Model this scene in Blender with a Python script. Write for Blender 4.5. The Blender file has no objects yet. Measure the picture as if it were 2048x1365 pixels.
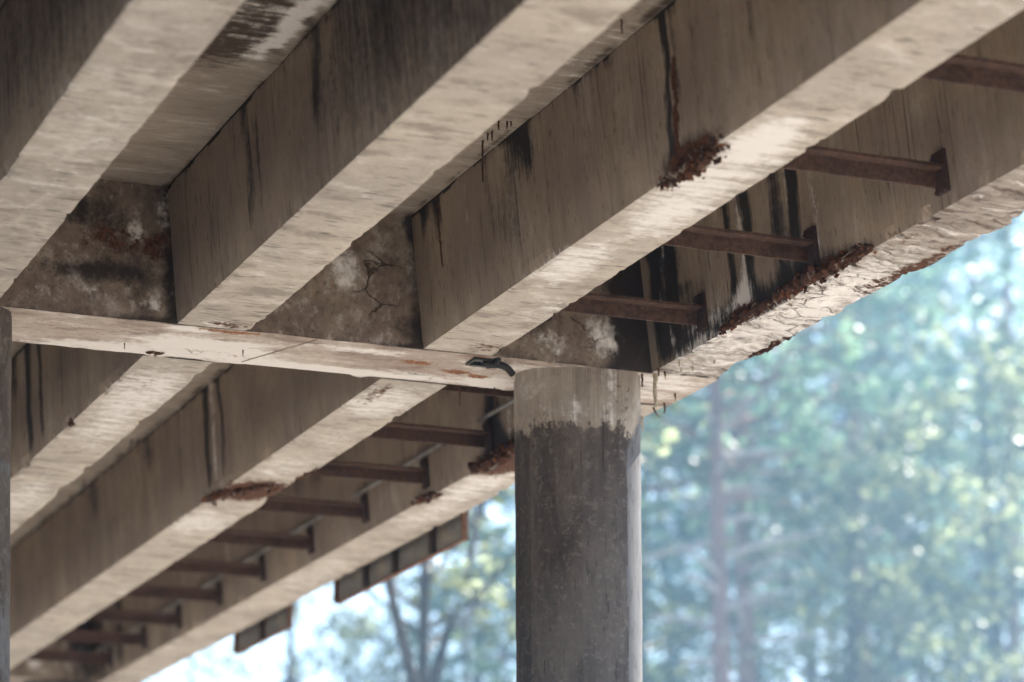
import bpy, math, random
import numpy as np
from mathutils import Vector, noise as mnoise, Matrix

scene = bpy.context.scene
COL = scene.collection
R = math.radians
rng = np.random.default_rng(7)
random.seed(7)

# ------------------------------------------------------------------ camera
CH = 1.6                                    # eye height over the ground
YAW, PITCH = R(21.85), math.atan(1543 / 5689)
HEAD = np.array([math.sin(YAW), math.cos(YAW)])
RIGHT = np.array([math.cos(YAW), -math.sin(YAW)])
cam_d = bpy.data.cameras.new("camera")
cam = bpy.data.objects.new("camera", cam_d)
COL.objects.link(cam)
cam.location = (0, 0, CH)
cam.rotation_euler = (R(90) + PITCH, 0, -YAW)
cam_d.sensor_width = 36
cam_d.lens = 36 * 5689 / 2048
cam_d.clip_end = 3000
cam_d.clip_start = 0.05
cam_d.dof.use_dof = True
cam_d.dof.focus_distance = 22.0
cam_d.dof.aperture_fstop = 0.82
scene.camera = cam

# ------------------------------------------------------------------ light
SUN_AZ, SUN_EL = R(21.85 + 40), R(42)       # clockwise from +y
world = bpy.data.worlds.new("World")
scene.world = world
world.use_nodes = True
wn = world.node_tree
bg = wn.nodes["Background"]
sky = wn.nodes.new("ShaderNodeTexSky")
sky.sky_type = 'NISHITA'
sky.sun_disc = False
sky.sun_elevation = SUN_EL
sky.sun_rotation = SUN_AZ
sky.air_density = 1.0
sky.dust_density = 1.5
wn.links.new(sky.outputs[0], bg.inputs[0])
bg.inputs[1].default_value = 0.085
sun_d = bpy.data.lights.new("sun", 'SUN')
sun_d.energy = 4.6
sun_d.angle = R(0.5)
sun_d.color = (1.0, 0.93, 0.83)
sun = bpy.data.objects.new("sun", sun_d)
COL.objects.link(sun)
sd = Vector((math.sin(SUN_AZ) * math.cos(SUN_EL), math.cos(SUN_AZ) * math.cos(SUN_EL), math.sin(SUN_EL)))
sun.rotation_euler = sd.to_track_quat('Z', 'Y').to_euler()
sun.location = (30, 60, 80)

scene.view_settings.view_transform = 'Standard'
scene.view_settings.look = 'None'
scene.view_settings.exposure = 2.30
scene.view_settings.gamma = 1
scene.cycles.max_bounces = 8
scene.cycles.diffuse_bounces = 5
scene.cycles.transmission_bounces = 4
scene.cycles.volume_bounces = 0
scene.cycles.use_denoising = True
scene.cycles.denoising_prefilter = 'FAST'
scene.cycles.sample_clamp_indirect = 6

# ------------------------------------------------------------------ node helper
class Mat:
    def __init__(s, name):
        s.m = bpy.data.materials.new(name)
        s.m.use_nodes = True
        s.t = s.m.node_tree
        s.b = s.t.nodes["Principled BSDF"]
        s.out = s.t.nodes["Material Output"]
        s.pos = s.t.nodes.new("ShaderNodeNewGeometry").outputs['Position']

    def new(s, ty): return s.t.nodes.new(ty)

    def put(s, sock, v):
        if isinstance(v, bpy.types.NodeSocket): s.t.links.new(v, sock)
        else:
            if isinstance(v, tuple) and len(v) == 3 and sock.type == 'RGBA': v = v + (1,)
            sock.default_value = v

    def math(s, op, a, b=0.0, c=None, clamp=False):
        n = s.new("ShaderNodeMath"); n.operation = op; n.use_clamp = clamp
        s.put(n.inputs[0], a); s.put(n.inputs[1], b)
        if c is not None: s.put(n.inputs[2], c)
        return n.outputs[0]

    def vmul(s, v, sc):
        n = s.new("ShaderNodeVectorMath"); n.operation = 'MULTIPLY'
        s.put(n.inputs[0], v); n.inputs[1].default_value = sc
        return n.outputs[0]

    def vadd(s, v, w):
        n = s.new("ShaderNodeVectorMath"); n.operation = 'ADD'
        s.put(n.inputs[0], v); s.put(n.inputs[1], w)
        return n.outputs[0]

    def noise(s, sc, scale=1.0, detail=4, rough=0.55, dist=0.0, vec=None, color=False):
        n = s.new("ShaderNodeTexNoise")
        v = s.pos if vec is None else vec
        if isinstance(sc, tuple): v = s.vmul(v, sc)
        else: scale = sc
        s.t.links.new(v, n.inputs['Vector'])
        n.inputs['Scale'].default_value = scale
        n.inputs['Detail'].default_value = detail
        n.inputs['Roughness'].default_value = rough
        n.inputs['Distortion'].default_value = dist
        return n.outputs['Color' if color else 'Fac']

    def voro(s, sc, feature='DISTANCE_TO_EDGE', vec=None, rand=1.0):
        n = s.new("ShaderNodeTexVoronoi"); n.feature = feature
        s.t.links.new(s.vmul(s.pos if vec is None else vec, sc), n.inputs['Vector'])
        n.inputs['Scale'].default_value = 1
        n.inputs['Randomness'].default_value = rand
        return n.outputs['Distance']

    def ramp(s, f, a, b, lo=0.0, hi=1.0):
        n = s.new("ShaderNodeMapRange"); n.interpolation_type = 'SMOOTHSTEP'
        s.put(n.inputs['Value'], f)
        n.inputs['From Min'].default_value = a; n.inputs['From Max'].default_value = b
        n.inputs['To Min'].default_value = lo; n.inputs['To Max'].default_value = hi
        return n.outputs[0]

    def mix(s, f, a, b, blend='MIX'):
        n = s.new("ShaderNodeMix"); n.data_type = 'RGBA'; n.blend_type = blend
        s.put(n.inputs[0], f); s.put(n.inputs[6], a); s.put(n.inputs[7], b)
        return n.outputs[2]

    def attr(s, name):
        n = s.new("ShaderNodeAttribute"); n.attribute_name = name
        return n

    def rgb(s, name="stain_shade"):
        n = s.new("ShaderNodeSeparateColor")
        s.t.links.new(s.attr(name).outputs['Color'], n.inputs[0])
        return n.outputs

    def bump(s, h, strength=0.4, dist=0.01):
        n = s.new("ShaderNodeBump")
        n.inputs['Strength'].default_value = strength
        n.inputs['Distance'].default_value = dist
        s.put(n.inputs['Height'], h)
        s.t.links.new(n.outputs[0], s.b.inputs['Normal'])

    def color(s, c, rough=0.9, spec=0.2):
        s.put(s.b.inputs['Base Color'], c)
        s.put(s.b.inputs['Roughness'], rough)
        s.b.inputs['Specular IOR Level'].default_value = spec
        return s.m


def concrete(name, A, B, C, streak, streak_amt, dark=(0.018, 0.018, 0.02), white=(0.76, 0.745, 0.73),
             rust=(0.13, 0.058, 0.032), holes=0.0, spots=0.0, bump=0.35, mott=(0.9, 0.35, 0.65),
             patch=(3.3, 3.3, 3.3), patch_amt=0.45, dash=None, fine_amt=0.9, layers=0.0):
    """Weathered concrete: two mottled tints, form-board streaks, pores, and the painted
    stain_shade attribute (red = black water marks and painted shade, green = lime bloom, blue = rust)."""
    m = Mat(name)
    big = m.noise(mott[0], detail=5, rough=0.6)
    c = m.mix(m.ramp(big, mott[1], mott[2]), A, B)
    st = m.noise(streak, detail=6, rough=0.7)
    st2 = m.noise(tuple(k * 3.1 for k in streak), detail=3, rough=0.6)
    c = m.mix(m.math('MULTIPLY', m.ramp(st, 0.46, 0.80), streak_amt), c, C)
    gate = m.ramp(m.noise(2.2, detail=4, rough=0.6), 0.42, 0.66)
    c = m.mix(m.math('MULTIPLY', m.math('MULTIPLY', m.ramp(st2, 0.58, 0.72), gate), streak_amt), c, C)
    c = m.mix(m.math('MULTIPLY', m.ramp(st2, 0.44, 0.28), streak_amt * 0.25), c, white)
    m2 = m.noise(patch, detail=7, rough=0.7, dist=0.3)
    c = m.mix(m.ramp(m2, 0.50, 0.66, 0, patch_amt), c, C)
    c = m.mix(m.ramp(m2, 0.47, 0.30, 0, patch_amt * 0.7), c, white)
    if dash:                                                     # blowholes drawn out along the boards
        da = m.noise(dash, detail=2, rough=0.5)
        gt = m.ramp(m.noise((0.4, 1.7, 0.9), detail=3), 0.42, 0.62)
        c = m.mix(m.math('MULTIPLY', m.ramp(da, 0.635, 0.69, 0, holes), gt), c, (0.055, 0.044, 0.039))
        dc = m.noise(tuple(k * 2.1 for k in dash), detail=2, rough=0.5)
        c = m.mix(m.ramp(dc, 0.67, 0.72, 0, holes), c, (0.04, 0.033, 0.03))
        sl = m.math('ABSOLUTE', m.math('SUBTRACT', m.noise((0.0, 2.6, 0.05), detail=1, rough=0.4), 0.5))
        c = m.mix(m.math('MULTIPLY', m.ramp(sl, 0.008, 0.002, 0, 0.65), m.ramp(big, 0.40, 0.6)), c, (0.06, 0.048, 0.042))
        c = m.mix(m.ramp(m.noise((0.3, 1.2, 0.5), detail=4, rough=0.6), 0.45, 0.65, 0, 0.6), c, m.mix(0.5, B, (0.225, 0.186, 0.172)))
        db = m.noise(tuple(k * 0.45 for k in dash), detail=3, rough=0.6)
        c = m.mix(m.ramp(db, 0.62, 0.74, 0, holes * 0.55), c, (0.07, 0.055, 0.046))
    if layers:                                                   # flaking sheets of old render
        la = m.noise((2.0, 8.0, 4.0), detail=8, rough=0.72, dist=0.9)
        c = m.mix(m.ramp(la, 0.52, 0.58, 0, layers), c, C)
        c = m.mix(m.ramp(la, 0.585, 0.62, 0, layers), c, (0.075, 0.045, 0.033))
        c = m.mix(m.ramp(la, 0.43, 0.37, 0, layers), c, white)
    med = m.noise(9.0, detail=6, rough=0.65)
    c = m.mix(m.ramp(med, 0.52, 0.78, 0, 0.35), c, C)
    grain = m.noise(70.0, detail=2)
    c = m.mix(m.ramp(grain, 0.55, 0.75, 0, 0.25), c, C)
    fine = m.noise(tuple(k * (7.0 if k > 3 else 4.0) for k in streak), detail=4, rough=0.7)
    c = m.mix(m.math('MULTIPLY', m.ramp(fine, 0.54, 0.70), streak_amt * fine_amt), c, C)
    c = m.mix(m.math('MULTIPLY', m.ramp(fine, 0.46, 0.30), streak_amt * 0.35), c, white)
    if spots:
        sp = m.noise(24.0, detail=5, rough=0.75)
        c = m.mix(m.ramp(sp, 0.56, 0.66, 0, spots), c, C)
        c = m.mix(m.ramp(sp, 0.40, 0.30, 0, spots * 0.8), c, A)
    if holes and not dash:
        ho = m.noise(tuple(k * (2.4 if k > 3 else 3.0) for k in streak), detail=1, rough=0.4)
        c = m.mix(m.ramp(ho, 0.66, 0.71, 0, holes), c, dark)
    r, g, b = m.rgb()[:3]
    # black water marks and painted shade
    wf0 = m.noise(13.0, detail=7, rough=0.7)
    dn = m.math('ADD', m.math('MULTIPLY', m.noise(tuple(k * 2.2 for k in streak), detail=7, rough=0.75), 0.65), m.math('MULTIPLY', wf0, 0.35))
    dm = m.math('ADD', r, m.math('MULTIPLY', m.math('SUBTRACT', dn, 0.5), 2.2))
    dm = m.math('MULTIPLY', m.ramp(dm, 0.24, 0.92), m.ramp(r, 0.02, 0.25))
    c = m.mix(m.math('MULTIPLY', dm, 0.93), c, dark)
    # lime bloom
    wn_ = m.noise(tuple(k * 1.0 for k in streak), detail=8, rough=0.75, dist=0.4)
    wf = m.noise(11.0, detail=7, rough=0.7)
    wmix = m.math('ADD', m.math('MULTIPLY', wn_, 0.62), m.math('MULTIPLY', wf, 0.38))
    gm = m.math('ADD', g, m.math('MULTIPLY', m.math('SUBTRACT', wmix, 0.5), 3.6))
    gm = m.math('MULTIPLY', m.ramp(gm, 0.30, 0.95), m.ramp(g, 0.0, 0.4))
    c = m.mix(gm, c, white)
    # rust
    rn = m.noise(17.0, detail=7, rough=0.7)
    bm = m.math('ADD', b, m.math('MULTIPLY', m.math('SUBTRACT', rn, 0.5), 1.7))
    bm = m.math('MULTIPLY', m.ramp(bm, 0.36, 0.62), m.ramp(b, 0.02, 0.25))
    rc = m.mix(m.ramp(m.noise(30.0, detail=4), 0.35, 0.7), rust, (rust[0] * 0.3, rust[1] * 0.35, rust[2] * 0.5))
    c = m.mix(bm, c, rc)
    # fine cracks where the crack attribute says so
    ca = m.attr("crack").outputs['Fac']
    wob = m.vmul(m.noise(4.0, detail=7, rough=0.7, color=True), (0.15, 0.15, 0.15))
    cv = m.voro((2.2, 5.0, 3.2), vec=m.vadd(m.pos, wob))
    cm = m.math('MULTIPLY', m.ramp(cv, 0.022, 0.004), m.ramp(ca, 0.25, 0.6))
    cm = m.math('MULTIPLY', cm, m.math('MAXIMUM', m.ramp(m.noise(2.6, detail=4), 0.44, 0.60), m.ramp(ca, 0.7, 0.95)))
    c = m.mix(m.math('MULTIPLY', cm, 0.7), c, (0.05, 0.032, 0.024))
    h = m.math('ADD', m.math('MULTIPLY', st, 0.7), m.math('ADD', m.math('MULTIPLY', med, 0.6), m.math('MULTIPLY', grain, 0.25)))
    h = m.math('ADD', h, m.math('MULTIPLY', gm, 0.5))
    h = m.math('SUBTRACT', h, m.math('MULTIPLY', cm, 2.0))
    m.bump(h, bump, 0.012)
    wb = m.attr("web").outputs['Fac']
    wv = m.voro((2.6, 2.0, 2.0), vec=m.vadd(m.pos, m.vmul(m.noise(2.5, detail=5, color=True), (0.5, 0.5, 0.5))))
    c = m.mix(m.math('MULTIPLY', m.math('MULTIPLY', m.ramp(wv, 0.16, 0.0, 0, 0.42), m.ramp(m.noise(3.0, detail=5), 0.40, 0.62)), wb), c, (0.72, 0.68, 0.62))
    return m, c


VERT = (0.25, 11.0, 0.42)       # streaks running down a wall
ACROSS = (1.6, 12.0, 3.0)       # board marks running across a soffit


def fin(mc): return mc[0].color(mc[1], 0.92, 0.15)


M = {}
WEBK = dict(holes=0.75, dash=(0.4, 24.0, 3.6), patch=(0.6, 2.6, 1.1), patch_amt=0.34, fine_amt=0.9)
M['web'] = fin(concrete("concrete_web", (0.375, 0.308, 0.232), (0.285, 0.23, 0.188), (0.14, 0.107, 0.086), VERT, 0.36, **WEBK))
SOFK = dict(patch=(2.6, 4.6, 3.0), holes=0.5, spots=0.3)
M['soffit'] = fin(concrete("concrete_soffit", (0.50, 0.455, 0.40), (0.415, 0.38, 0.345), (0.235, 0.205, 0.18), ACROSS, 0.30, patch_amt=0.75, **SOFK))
M['flaking'] = fin(concrete("concrete_soffit_flaking", (0.375, 0.34, 0.305), (0.32, 0.285, 0.26), (0.16, 0.132, 0.117), (1.6, 12.0, 3.0), 0.5, patch_amt=0.55, layers=0.85,
                            bump=0.8, **SOFK))
M['deck'] = fin(concrete("concrete_deck", (0.36, 0.315, 0.27), (0.29, 0.25, 0.215), (0.16, 0.13, 0.11), ACROSS, 0.55, dark=(0.045, 0.03, 0.022), patch=(1.6, 5.0, 3.0)))
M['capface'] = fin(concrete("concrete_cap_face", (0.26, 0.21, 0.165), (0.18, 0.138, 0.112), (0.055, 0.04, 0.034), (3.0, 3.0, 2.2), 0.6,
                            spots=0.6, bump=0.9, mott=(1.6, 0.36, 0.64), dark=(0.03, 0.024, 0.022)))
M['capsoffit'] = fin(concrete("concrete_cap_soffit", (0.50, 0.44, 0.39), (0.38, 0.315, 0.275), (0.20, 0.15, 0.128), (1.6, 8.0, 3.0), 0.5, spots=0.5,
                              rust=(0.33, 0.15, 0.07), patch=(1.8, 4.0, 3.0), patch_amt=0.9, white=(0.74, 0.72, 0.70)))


def column_mat():
    m, c = concrete("concrete_column", (0.36, 0.31, 0.255), (0.29, 0.25, 0.21), (0.15, 0.12, 0.10), (9.0, 9.0, 0.5), 0.5, spots=0.3)
    gr = m.attr("grime").outputs['Fac']
    n1 = m.noise((26.0, 26.0, 5.0), detail=8, rough=0.75)
    n2 = m.noise(15.0, detail=8, rough=0.78)
    n3 = m.noise((4.0, 4.0, 1.1), detail=6, rough=0.65)
    g1 = m.mix(m.ramp(n3, 0.38, 0.66), (0.066, 0.054, 0.048), (0.125, 0.106, 0.094))
    g1 = m.mix(m.ramp(n2, 0.51, 0.63, 0, 0.8), g1, (0.19, 0.165, 0.148))
    g1 = m.mix(m.ramp(n1, 0.55, 0.68, 0, 0.75), g1, (0.024, 0.020, 0.019))
    pt = m.attr('panel').outputs['Fac']  # board tones plus the painted left-side shade
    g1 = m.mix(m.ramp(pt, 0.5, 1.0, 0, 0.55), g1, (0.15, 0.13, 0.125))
    g1 = m.mix(m.ramp(pt, 0.5, 0.0, 0, 0.6), g1, (0.03, 0.026, 0.025))  # low panel values carry the painted left-side shade
    ring = m.voro((7.0, 7.0, 7.0), feature='F1')
    rg = m.math('MULTIPLY', m.ramp(ring, 0.34, 0.37), m.ramp(ring, 0.44, 0.40))
    rg = m.math('MULTIPLY', rg, m.ramp(m.noise(2.3), 0.5, 0.62, 0, 0.4))
    g1 = m.mix(rg, g1, (0.17, 0.15, 0.135))
    gm = m.math('ADD', gr, m.math('MULTIPLY', m.math('SUBTRACT', m.math('ADD', m.math('MULTIPLY', n1, 0.45), m.math('MULTIPLY', m.noise(9.0, detail=8, rough=0.72), 0.55)), 0.5), 2.6))
    c = m.mix(m.ramp(gm, 0.40, 0.60), c, g1)
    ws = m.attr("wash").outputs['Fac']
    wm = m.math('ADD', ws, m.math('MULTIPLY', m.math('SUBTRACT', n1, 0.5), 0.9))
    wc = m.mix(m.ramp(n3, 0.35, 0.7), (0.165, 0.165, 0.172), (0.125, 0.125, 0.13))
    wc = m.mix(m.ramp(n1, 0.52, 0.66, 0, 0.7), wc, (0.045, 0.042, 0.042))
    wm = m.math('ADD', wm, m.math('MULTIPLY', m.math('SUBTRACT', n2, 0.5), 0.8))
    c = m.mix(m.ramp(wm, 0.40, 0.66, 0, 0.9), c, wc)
    ln = m.attr("seam").outputs['Fac']
    c = m.mix(m.math('MULTIPLY', m.ramp(ln, 0.3, 0.8), 0.8), c, (0.03, 0.026, 0.024))
    return m.color(c, 0.95, 0.12)


M['column'] = column_mat()


def rust_mat(name, a, b, c3, sc=26.0, rough=0.85, bump=0.5):
    m = Mat(name)
    n = m.noise(sc, detail=7, rough=0.72)
    n2 = m.noise(3.5, detail=5)
    c = m.mix(m.ramp(n, 0.38, 0.64), a, b)
    c = m.mix(m.ramp(n2, 0.5, 0.72, 0, 0.7), c, c3)
    m.bump(n, bump, 0.006)
    return m.color(c, rough, 0.25)


M['steel'] = rust_mat("rusted_steel", (0.055, 0.034, 0.028), (0.115, 0.068, 0.052), (0.036, 0.025, 0.022))
M['plate'] = rust_mat("dark_rusted_plate", (0.05, 0.032, 0.03), (0.075, 0.048, 0.043), (0.03, 0.024, 0.026))
M['rebar'] = rust_mat("rebar_rust", (0.05, 0.03, 0.024), (0.10, 0.05, 0.03), (0.028, 0.022, 0.022))
M['galv'] = rust_mat("galvanised_steel", (0.30, 0.30, 0.30), (0.22, 0.22, 0.22), (0.12, 0.10, 0.09), bump=0.1, rough=0.6)
M['sign'] = rust_mat("weathered_sign_back", (0.20, 0.19, 0.18), (0.25, 0.235, 0.21), (0.38, 0.31, 0.21), sc=5.0, bump=0.15)
M['edge_rust'] = rust_mat("orange_rust", (0.13, 0.06, 0.033), (0.20, 0.10, 0.055), (0.07, 0.035, 0.025))
M['stiff'] = rust_mat("dark_stiffener", (0.045, 0.038, 0.036), (0.065, 0.05, 0.045), (0.09, 0.05, 0.035))
M['plastic'] = rust_mat("black_conduit_plastic", (0.018, 0.018, 0.018), (0.03, 0.03, 0.029), (0.012, 0.012, 0.012), bump=0.1, rough=0.5)
M['calcite'] = rust_mat("stalactite_lime", (0.45, 0.40, 0.31), (0.30, 0.24, 0.15), (0.17, 0.13, 0.09), sc=40.0)


def flake_mat():
    m = Mat("rust_flakes")
    a = m.rgb("tint")
    n = m.noise(45.0, detail=5, rough=0.7)
    c = m.mix(a[0], (0.032, 0.02, 0.017), (0.19, 0.082, 0.045))
    c = m.mix(m.ramp(a[1], 0.70, 0.80), c, (0.27, 0.23, 0.20))
    c = m.mix(m.ramp(n, 0.45, 0.7, 0, 0.6), c, (0.06, 0.035, 0.03))
    m.bump(n, 0.5, 0.006)
    return m.color(c, 0.95, 0.1)


M['flakes'] = flake_mat()


def bark_mat(name, a, b):
    m = Mat(name)
    n = m.noise((6.0, 6.0, 1.5), detail=5, rough=0.7)
    return m.color(m.mix(m.ramp(n, 0.35, 0.65), a, b), 0.95, 0.1)


def leaf_mat(name, a, b, trans):
    m = Mat(name)
    n = m.attr("tint").outputs['Fac']
    c = m.mix(n, a, b)
    m.color(c, 0.42, 0.5)
    tr = m.new("ShaderNodeBsdfTranslucent")
    tc = m.mix(m.ramp(n, 0.35, 0.95, 0.08, 1.0), c, trans)
    m.t.links.new(tc, tr.inputs[0])
    mx = m.new("ShaderNodeMixShader")
    mx.inputs[0].default_value = 0.55
    m.t.links.new(m.b.outputs[0], mx.inputs[1])
    m.t.links.new(tr.outputs[0], mx.inputs[2])
    m.t.links.new(mx.outputs[0], m.out.inputs[0])
    return m.m


M['bark_pine'] = bark_mat("pine_bark", (0.30, 0.175, 0.135), (0.20, 0.125, 0.105))
M['bark_dead'] = bark_mat("dead_branch_wood", (0.55, 0.47, 0.42), (0.36, 0.30, 0.27))
M['bark_grey'] = bark_mat("grey_bark", (0.09, 0.075, 0.065), (0.05, 0.042, 0.04))
M['needle'] = leaf_mat("pine_needles", (0.028, 0.065, 0.045), (0.055, 0.11, 0.06), (0.30, 0.48, 0.30))
M['needle2'] = leaf_mat("pine_needles_blue", (0.025, 0.06, 0.055), (0.045, 0.10, 0.075), (0.24, 0.43, 0.32))
M['leaf'] = leaf_mat("broad_leaves", (0.07, 0.09, 0.03), (0.15, 0.14, 0.04), (0.40, 0.46, 0.27))


def ground_mat():
    m = Mat("dry_earth")
    n = m.noise(0.35, detail=7, rough=0.65)
    n2 = m.noise(6.0, detail=6, rough=0.7)
    c = m.mix(m.ramp(n, 0.4, 0.62), (0.36, 0.325, 0.285), (0.305, 0.275, 0.24))
    c = m.mix(m.ramp(n2, 0.5, 0.75, 0, 0.5), c, (0.22, 0.18, 0.13))
    m.bump(n2, 0.5, 0.03)
    return m.color(c, 0.95, 0.1)


M['ground'] = ground_mat()


def hill_mat():
    m = Mat("forest_floor")
    n2 = m.noise(0.8, detail=7, rough=0.7)
    c = m.mix(m.ramp(n2, 0.4, 0.7), (0.10, 0.085, 0.05), (0.06, 0.075, 0.035))
    return m.color(c, 0.95, 0.1)


M['hill'] = hill_mat()

# ------------------------------------------------------------------ object helpers
def tag(o, label=None, cat=None, group=None, kind=None):
    if label: o['label'] = label
    if cat: o['category'] = cat
    if group: o['group'] = group
    if kind: o['kind'] = kind
    return o


def empty(name, loc=(0, 0, 0), parent=None):
    o = bpy.data.objects.new(name, None)
    o.location = loc
    COL.objects.link(o)
    if parent: o.parent = parent
    return o


class MB:
    """Collects shapes, then links them as one mesh object."""
    def __init__(s): s.v, s.f, s.mi, s.tint = [], [], [], []

    def add(s, v, f, mi=0, tint=None):
        o = len(s.v)
        s.v += [tuple(p) for p in v]
        s.f += [tuple(i + o for i in q) for q in f]
        s.mi += [mi] * len(f)
        s.tint += [tint or (0.5, 0.5, 0.5)] * len(v)

    def box(s, a, b, mi=0):
        (x0, y0, z0), (x1, y1, z1) = a, b
        v = [(x0, y0, z0), (x1, y0, z0), (x1, y1, z0), (x0, y1, z0), (x0, y0, z1), (x1, y0, z1), (x1, y1, z1), (x0, y1, z1)]
        s.add(v, [(0, 3, 2, 1), (4, 5, 6, 7), (0, 1, 5, 4), (1, 2, 6, 5), (2, 3, 7, 6), (3, 0, 4, 7)], mi)

    def tube(s, pts, rad, n=8, mi=0, cap=True):
        pts = [Vector(p) for p in pts]
        if not isinstance(rad, (list, tuple)): rad = [rad] * len(pts)
        v, f = [], []
        for i, p in enumerate(pts):
            t = (pts[min(i + 1, len(pts) - 1)] - pts[max(i - 1, 0)]).normalized()
            a = Vector((0, 0, 1)) if abs(t.z) < 0.9 else Vector((1, 0, 0))
            u = t.cross(a).normalized(); w = t.cross(u)
            for k in range(n):
                an = 2 * math.pi * k / n
                v.append(p + (u * math.cos(an) + w * math.sin(an)) * rad[i])
        for i in range(len(pts) - 1):
            for k in range(n):
                f.append((i * n + k, i * n + (k + 1) % n, (i + 1) * n + (k + 1) % n, (i + 1) * n + k))
        if cap:
            f.append(tuple(range(n))); f.append(tuple((len(pts) - 1) * n + k for k in range(n))[::-1])
        s.add(v, f, mi)

    def build(s, name, mats, parent=None, smooth=False, tint=False):
        me = bpy.data.meshes.new(name)
        me.from_pydata(s.v, [], s.f)
        for m in (mats if isinstance(mats, list) else [mats]): me.materials.append(m)
        me.polygons.foreach_set("material_index", s.mi)
        if smooth: me.polygons.foreach_set("use_smooth", [True] * len(s.f))
        if tint:
            at = me.color_attributes.new("tint", 'FLOAT_COLOR', 'POINT')
            at.data.foreach_set("color", np.c_[np.array(s.tint, float), np.ones(len(s.v))].ravel())
        me.update()
        o = bpy.data.objects.new(name, me)
        COL.objects.link(o)
        if parent: o.parent = parent
        return o


def grid_mesh(name, P, mat_idx, mats, parent, attrs, smooth=False):
    """P: (n, k, 3) array of points; one quad sheet. attrs: name -> array (n,k) or (n,k,3)."""
    n, k = P.shape[:2]
    idx = np.arange(n * k).reshape(n, k)
    q = np.stack([idx[:-1, :-1], idx[:-1, 1:], idx[1:, 1:], idx[1:, :-1]], -1).reshape(-1, 4)
    me = bpy.data.meshes.new(name)
    me.from_pydata(P.reshape(-1, 3).tolist(), [], q.tolist())
    for m in mats: me.materials.append(m)
    if mat_idx is not None:
        me.polygons.foreach_set("material_index", np.tile(np.array(mat_idx, np.int32), n - 1))
    if smooth: me.polygons.foreach_set("use_smooth", np.ones(len(q), bool))
    for an, a in attrs.items():
        a = np.asarray(a, float)
        if a.ndim == 3:
            at = me.color_attributes.new(an, 'FLOAT_COLOR', 'POINT')
            at.data.foreach_set("color", np.c_[a.reshape(-1, 3), np.ones(n * k)].ravel())
        else:
            at = me.attributes.new(an, 'FLOAT', 'POINT')
            at.data.foreach_set("value", a.ravel())
    me.update()
    o = bpy.data.objects.new(name, me)
    COL.objects.link(o)
    if parent: o.parent = parent
    return o


def fbm1(x, seed, octs=5, f=1.0):
    """1-D fractal noise in about -1..1, vectorised."""
    x = np.asarray(x, float)
    r = np.random.default_rng(abs(seed) + 1000 * (seed < 0))
    out = np.zeros_like(x); amp = 1.0; tot = 0
    for _ in range(octs):
        tab = r.uniform(-1, 1, 512)
        xs = x * f + r.uniform(0, 100)
        i = np.floor(xs).astype(int); t = xs - i; t = t * t * (3 - 2 * t)
        out += amp * (tab[i % 512] * (1 - t) + tab[(i + 1) % 512] * t)
        tot += amp; amp *= 0.55; f *= 2.1
    return out / tot * 1.6


def sstep(x, a, b):
    t = np.clip((x - a) / (b - a), 0, 1)
    return t * t * (3 - 2 * t)


# ------------------------------------------------------------------ bridge
ZS, ZD = 7.6, 8.72               # soffit and deck underside
CAP0, CAP1 = 21.03, 22.08        # the bent the camera looks at
CAP2 = 40.2
GX = [9.70, 7.655, 5.59, 3.545, 1.50, -0.545, -2.59, -4.635, -6.68]   # left soffit edge of each girder; the last are unseen, added to block light
W = 0.60

bridge = empty("bridge")
tag(bridge, "weathered concrete road bridge seen from below, pale beam undersides, dark round columns", "bridge")


def drip(Y, Z, y0, z0, z1, w, s=1.0, seed=0, grow=0.0):
    """A streak running down a wall from z0 to z1, centred on y0."""
    wob = 0.06 * fbm1(Z, seed + 11, 3, 2.0)
    t = np.clip((z0 - Z) / max(z0 - z1, 1e-3), 0, 1)
    ww = w * (1 + grow * t)
    e = np.exp(-((Y - y0 - wob) / ww) ** 2)
    return s * e * sstep(Z, z1 - 0.10, z1 + 0.25) * (Z <= z0 + 0.05)


def blob(X, Y, cx, cy, rx, ry, s=1.0):
    return s * np.exp(-(((X - cx) / rx) ** 2 + ((Y - cy) / ry) ** 2) ** 1.5)


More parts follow.
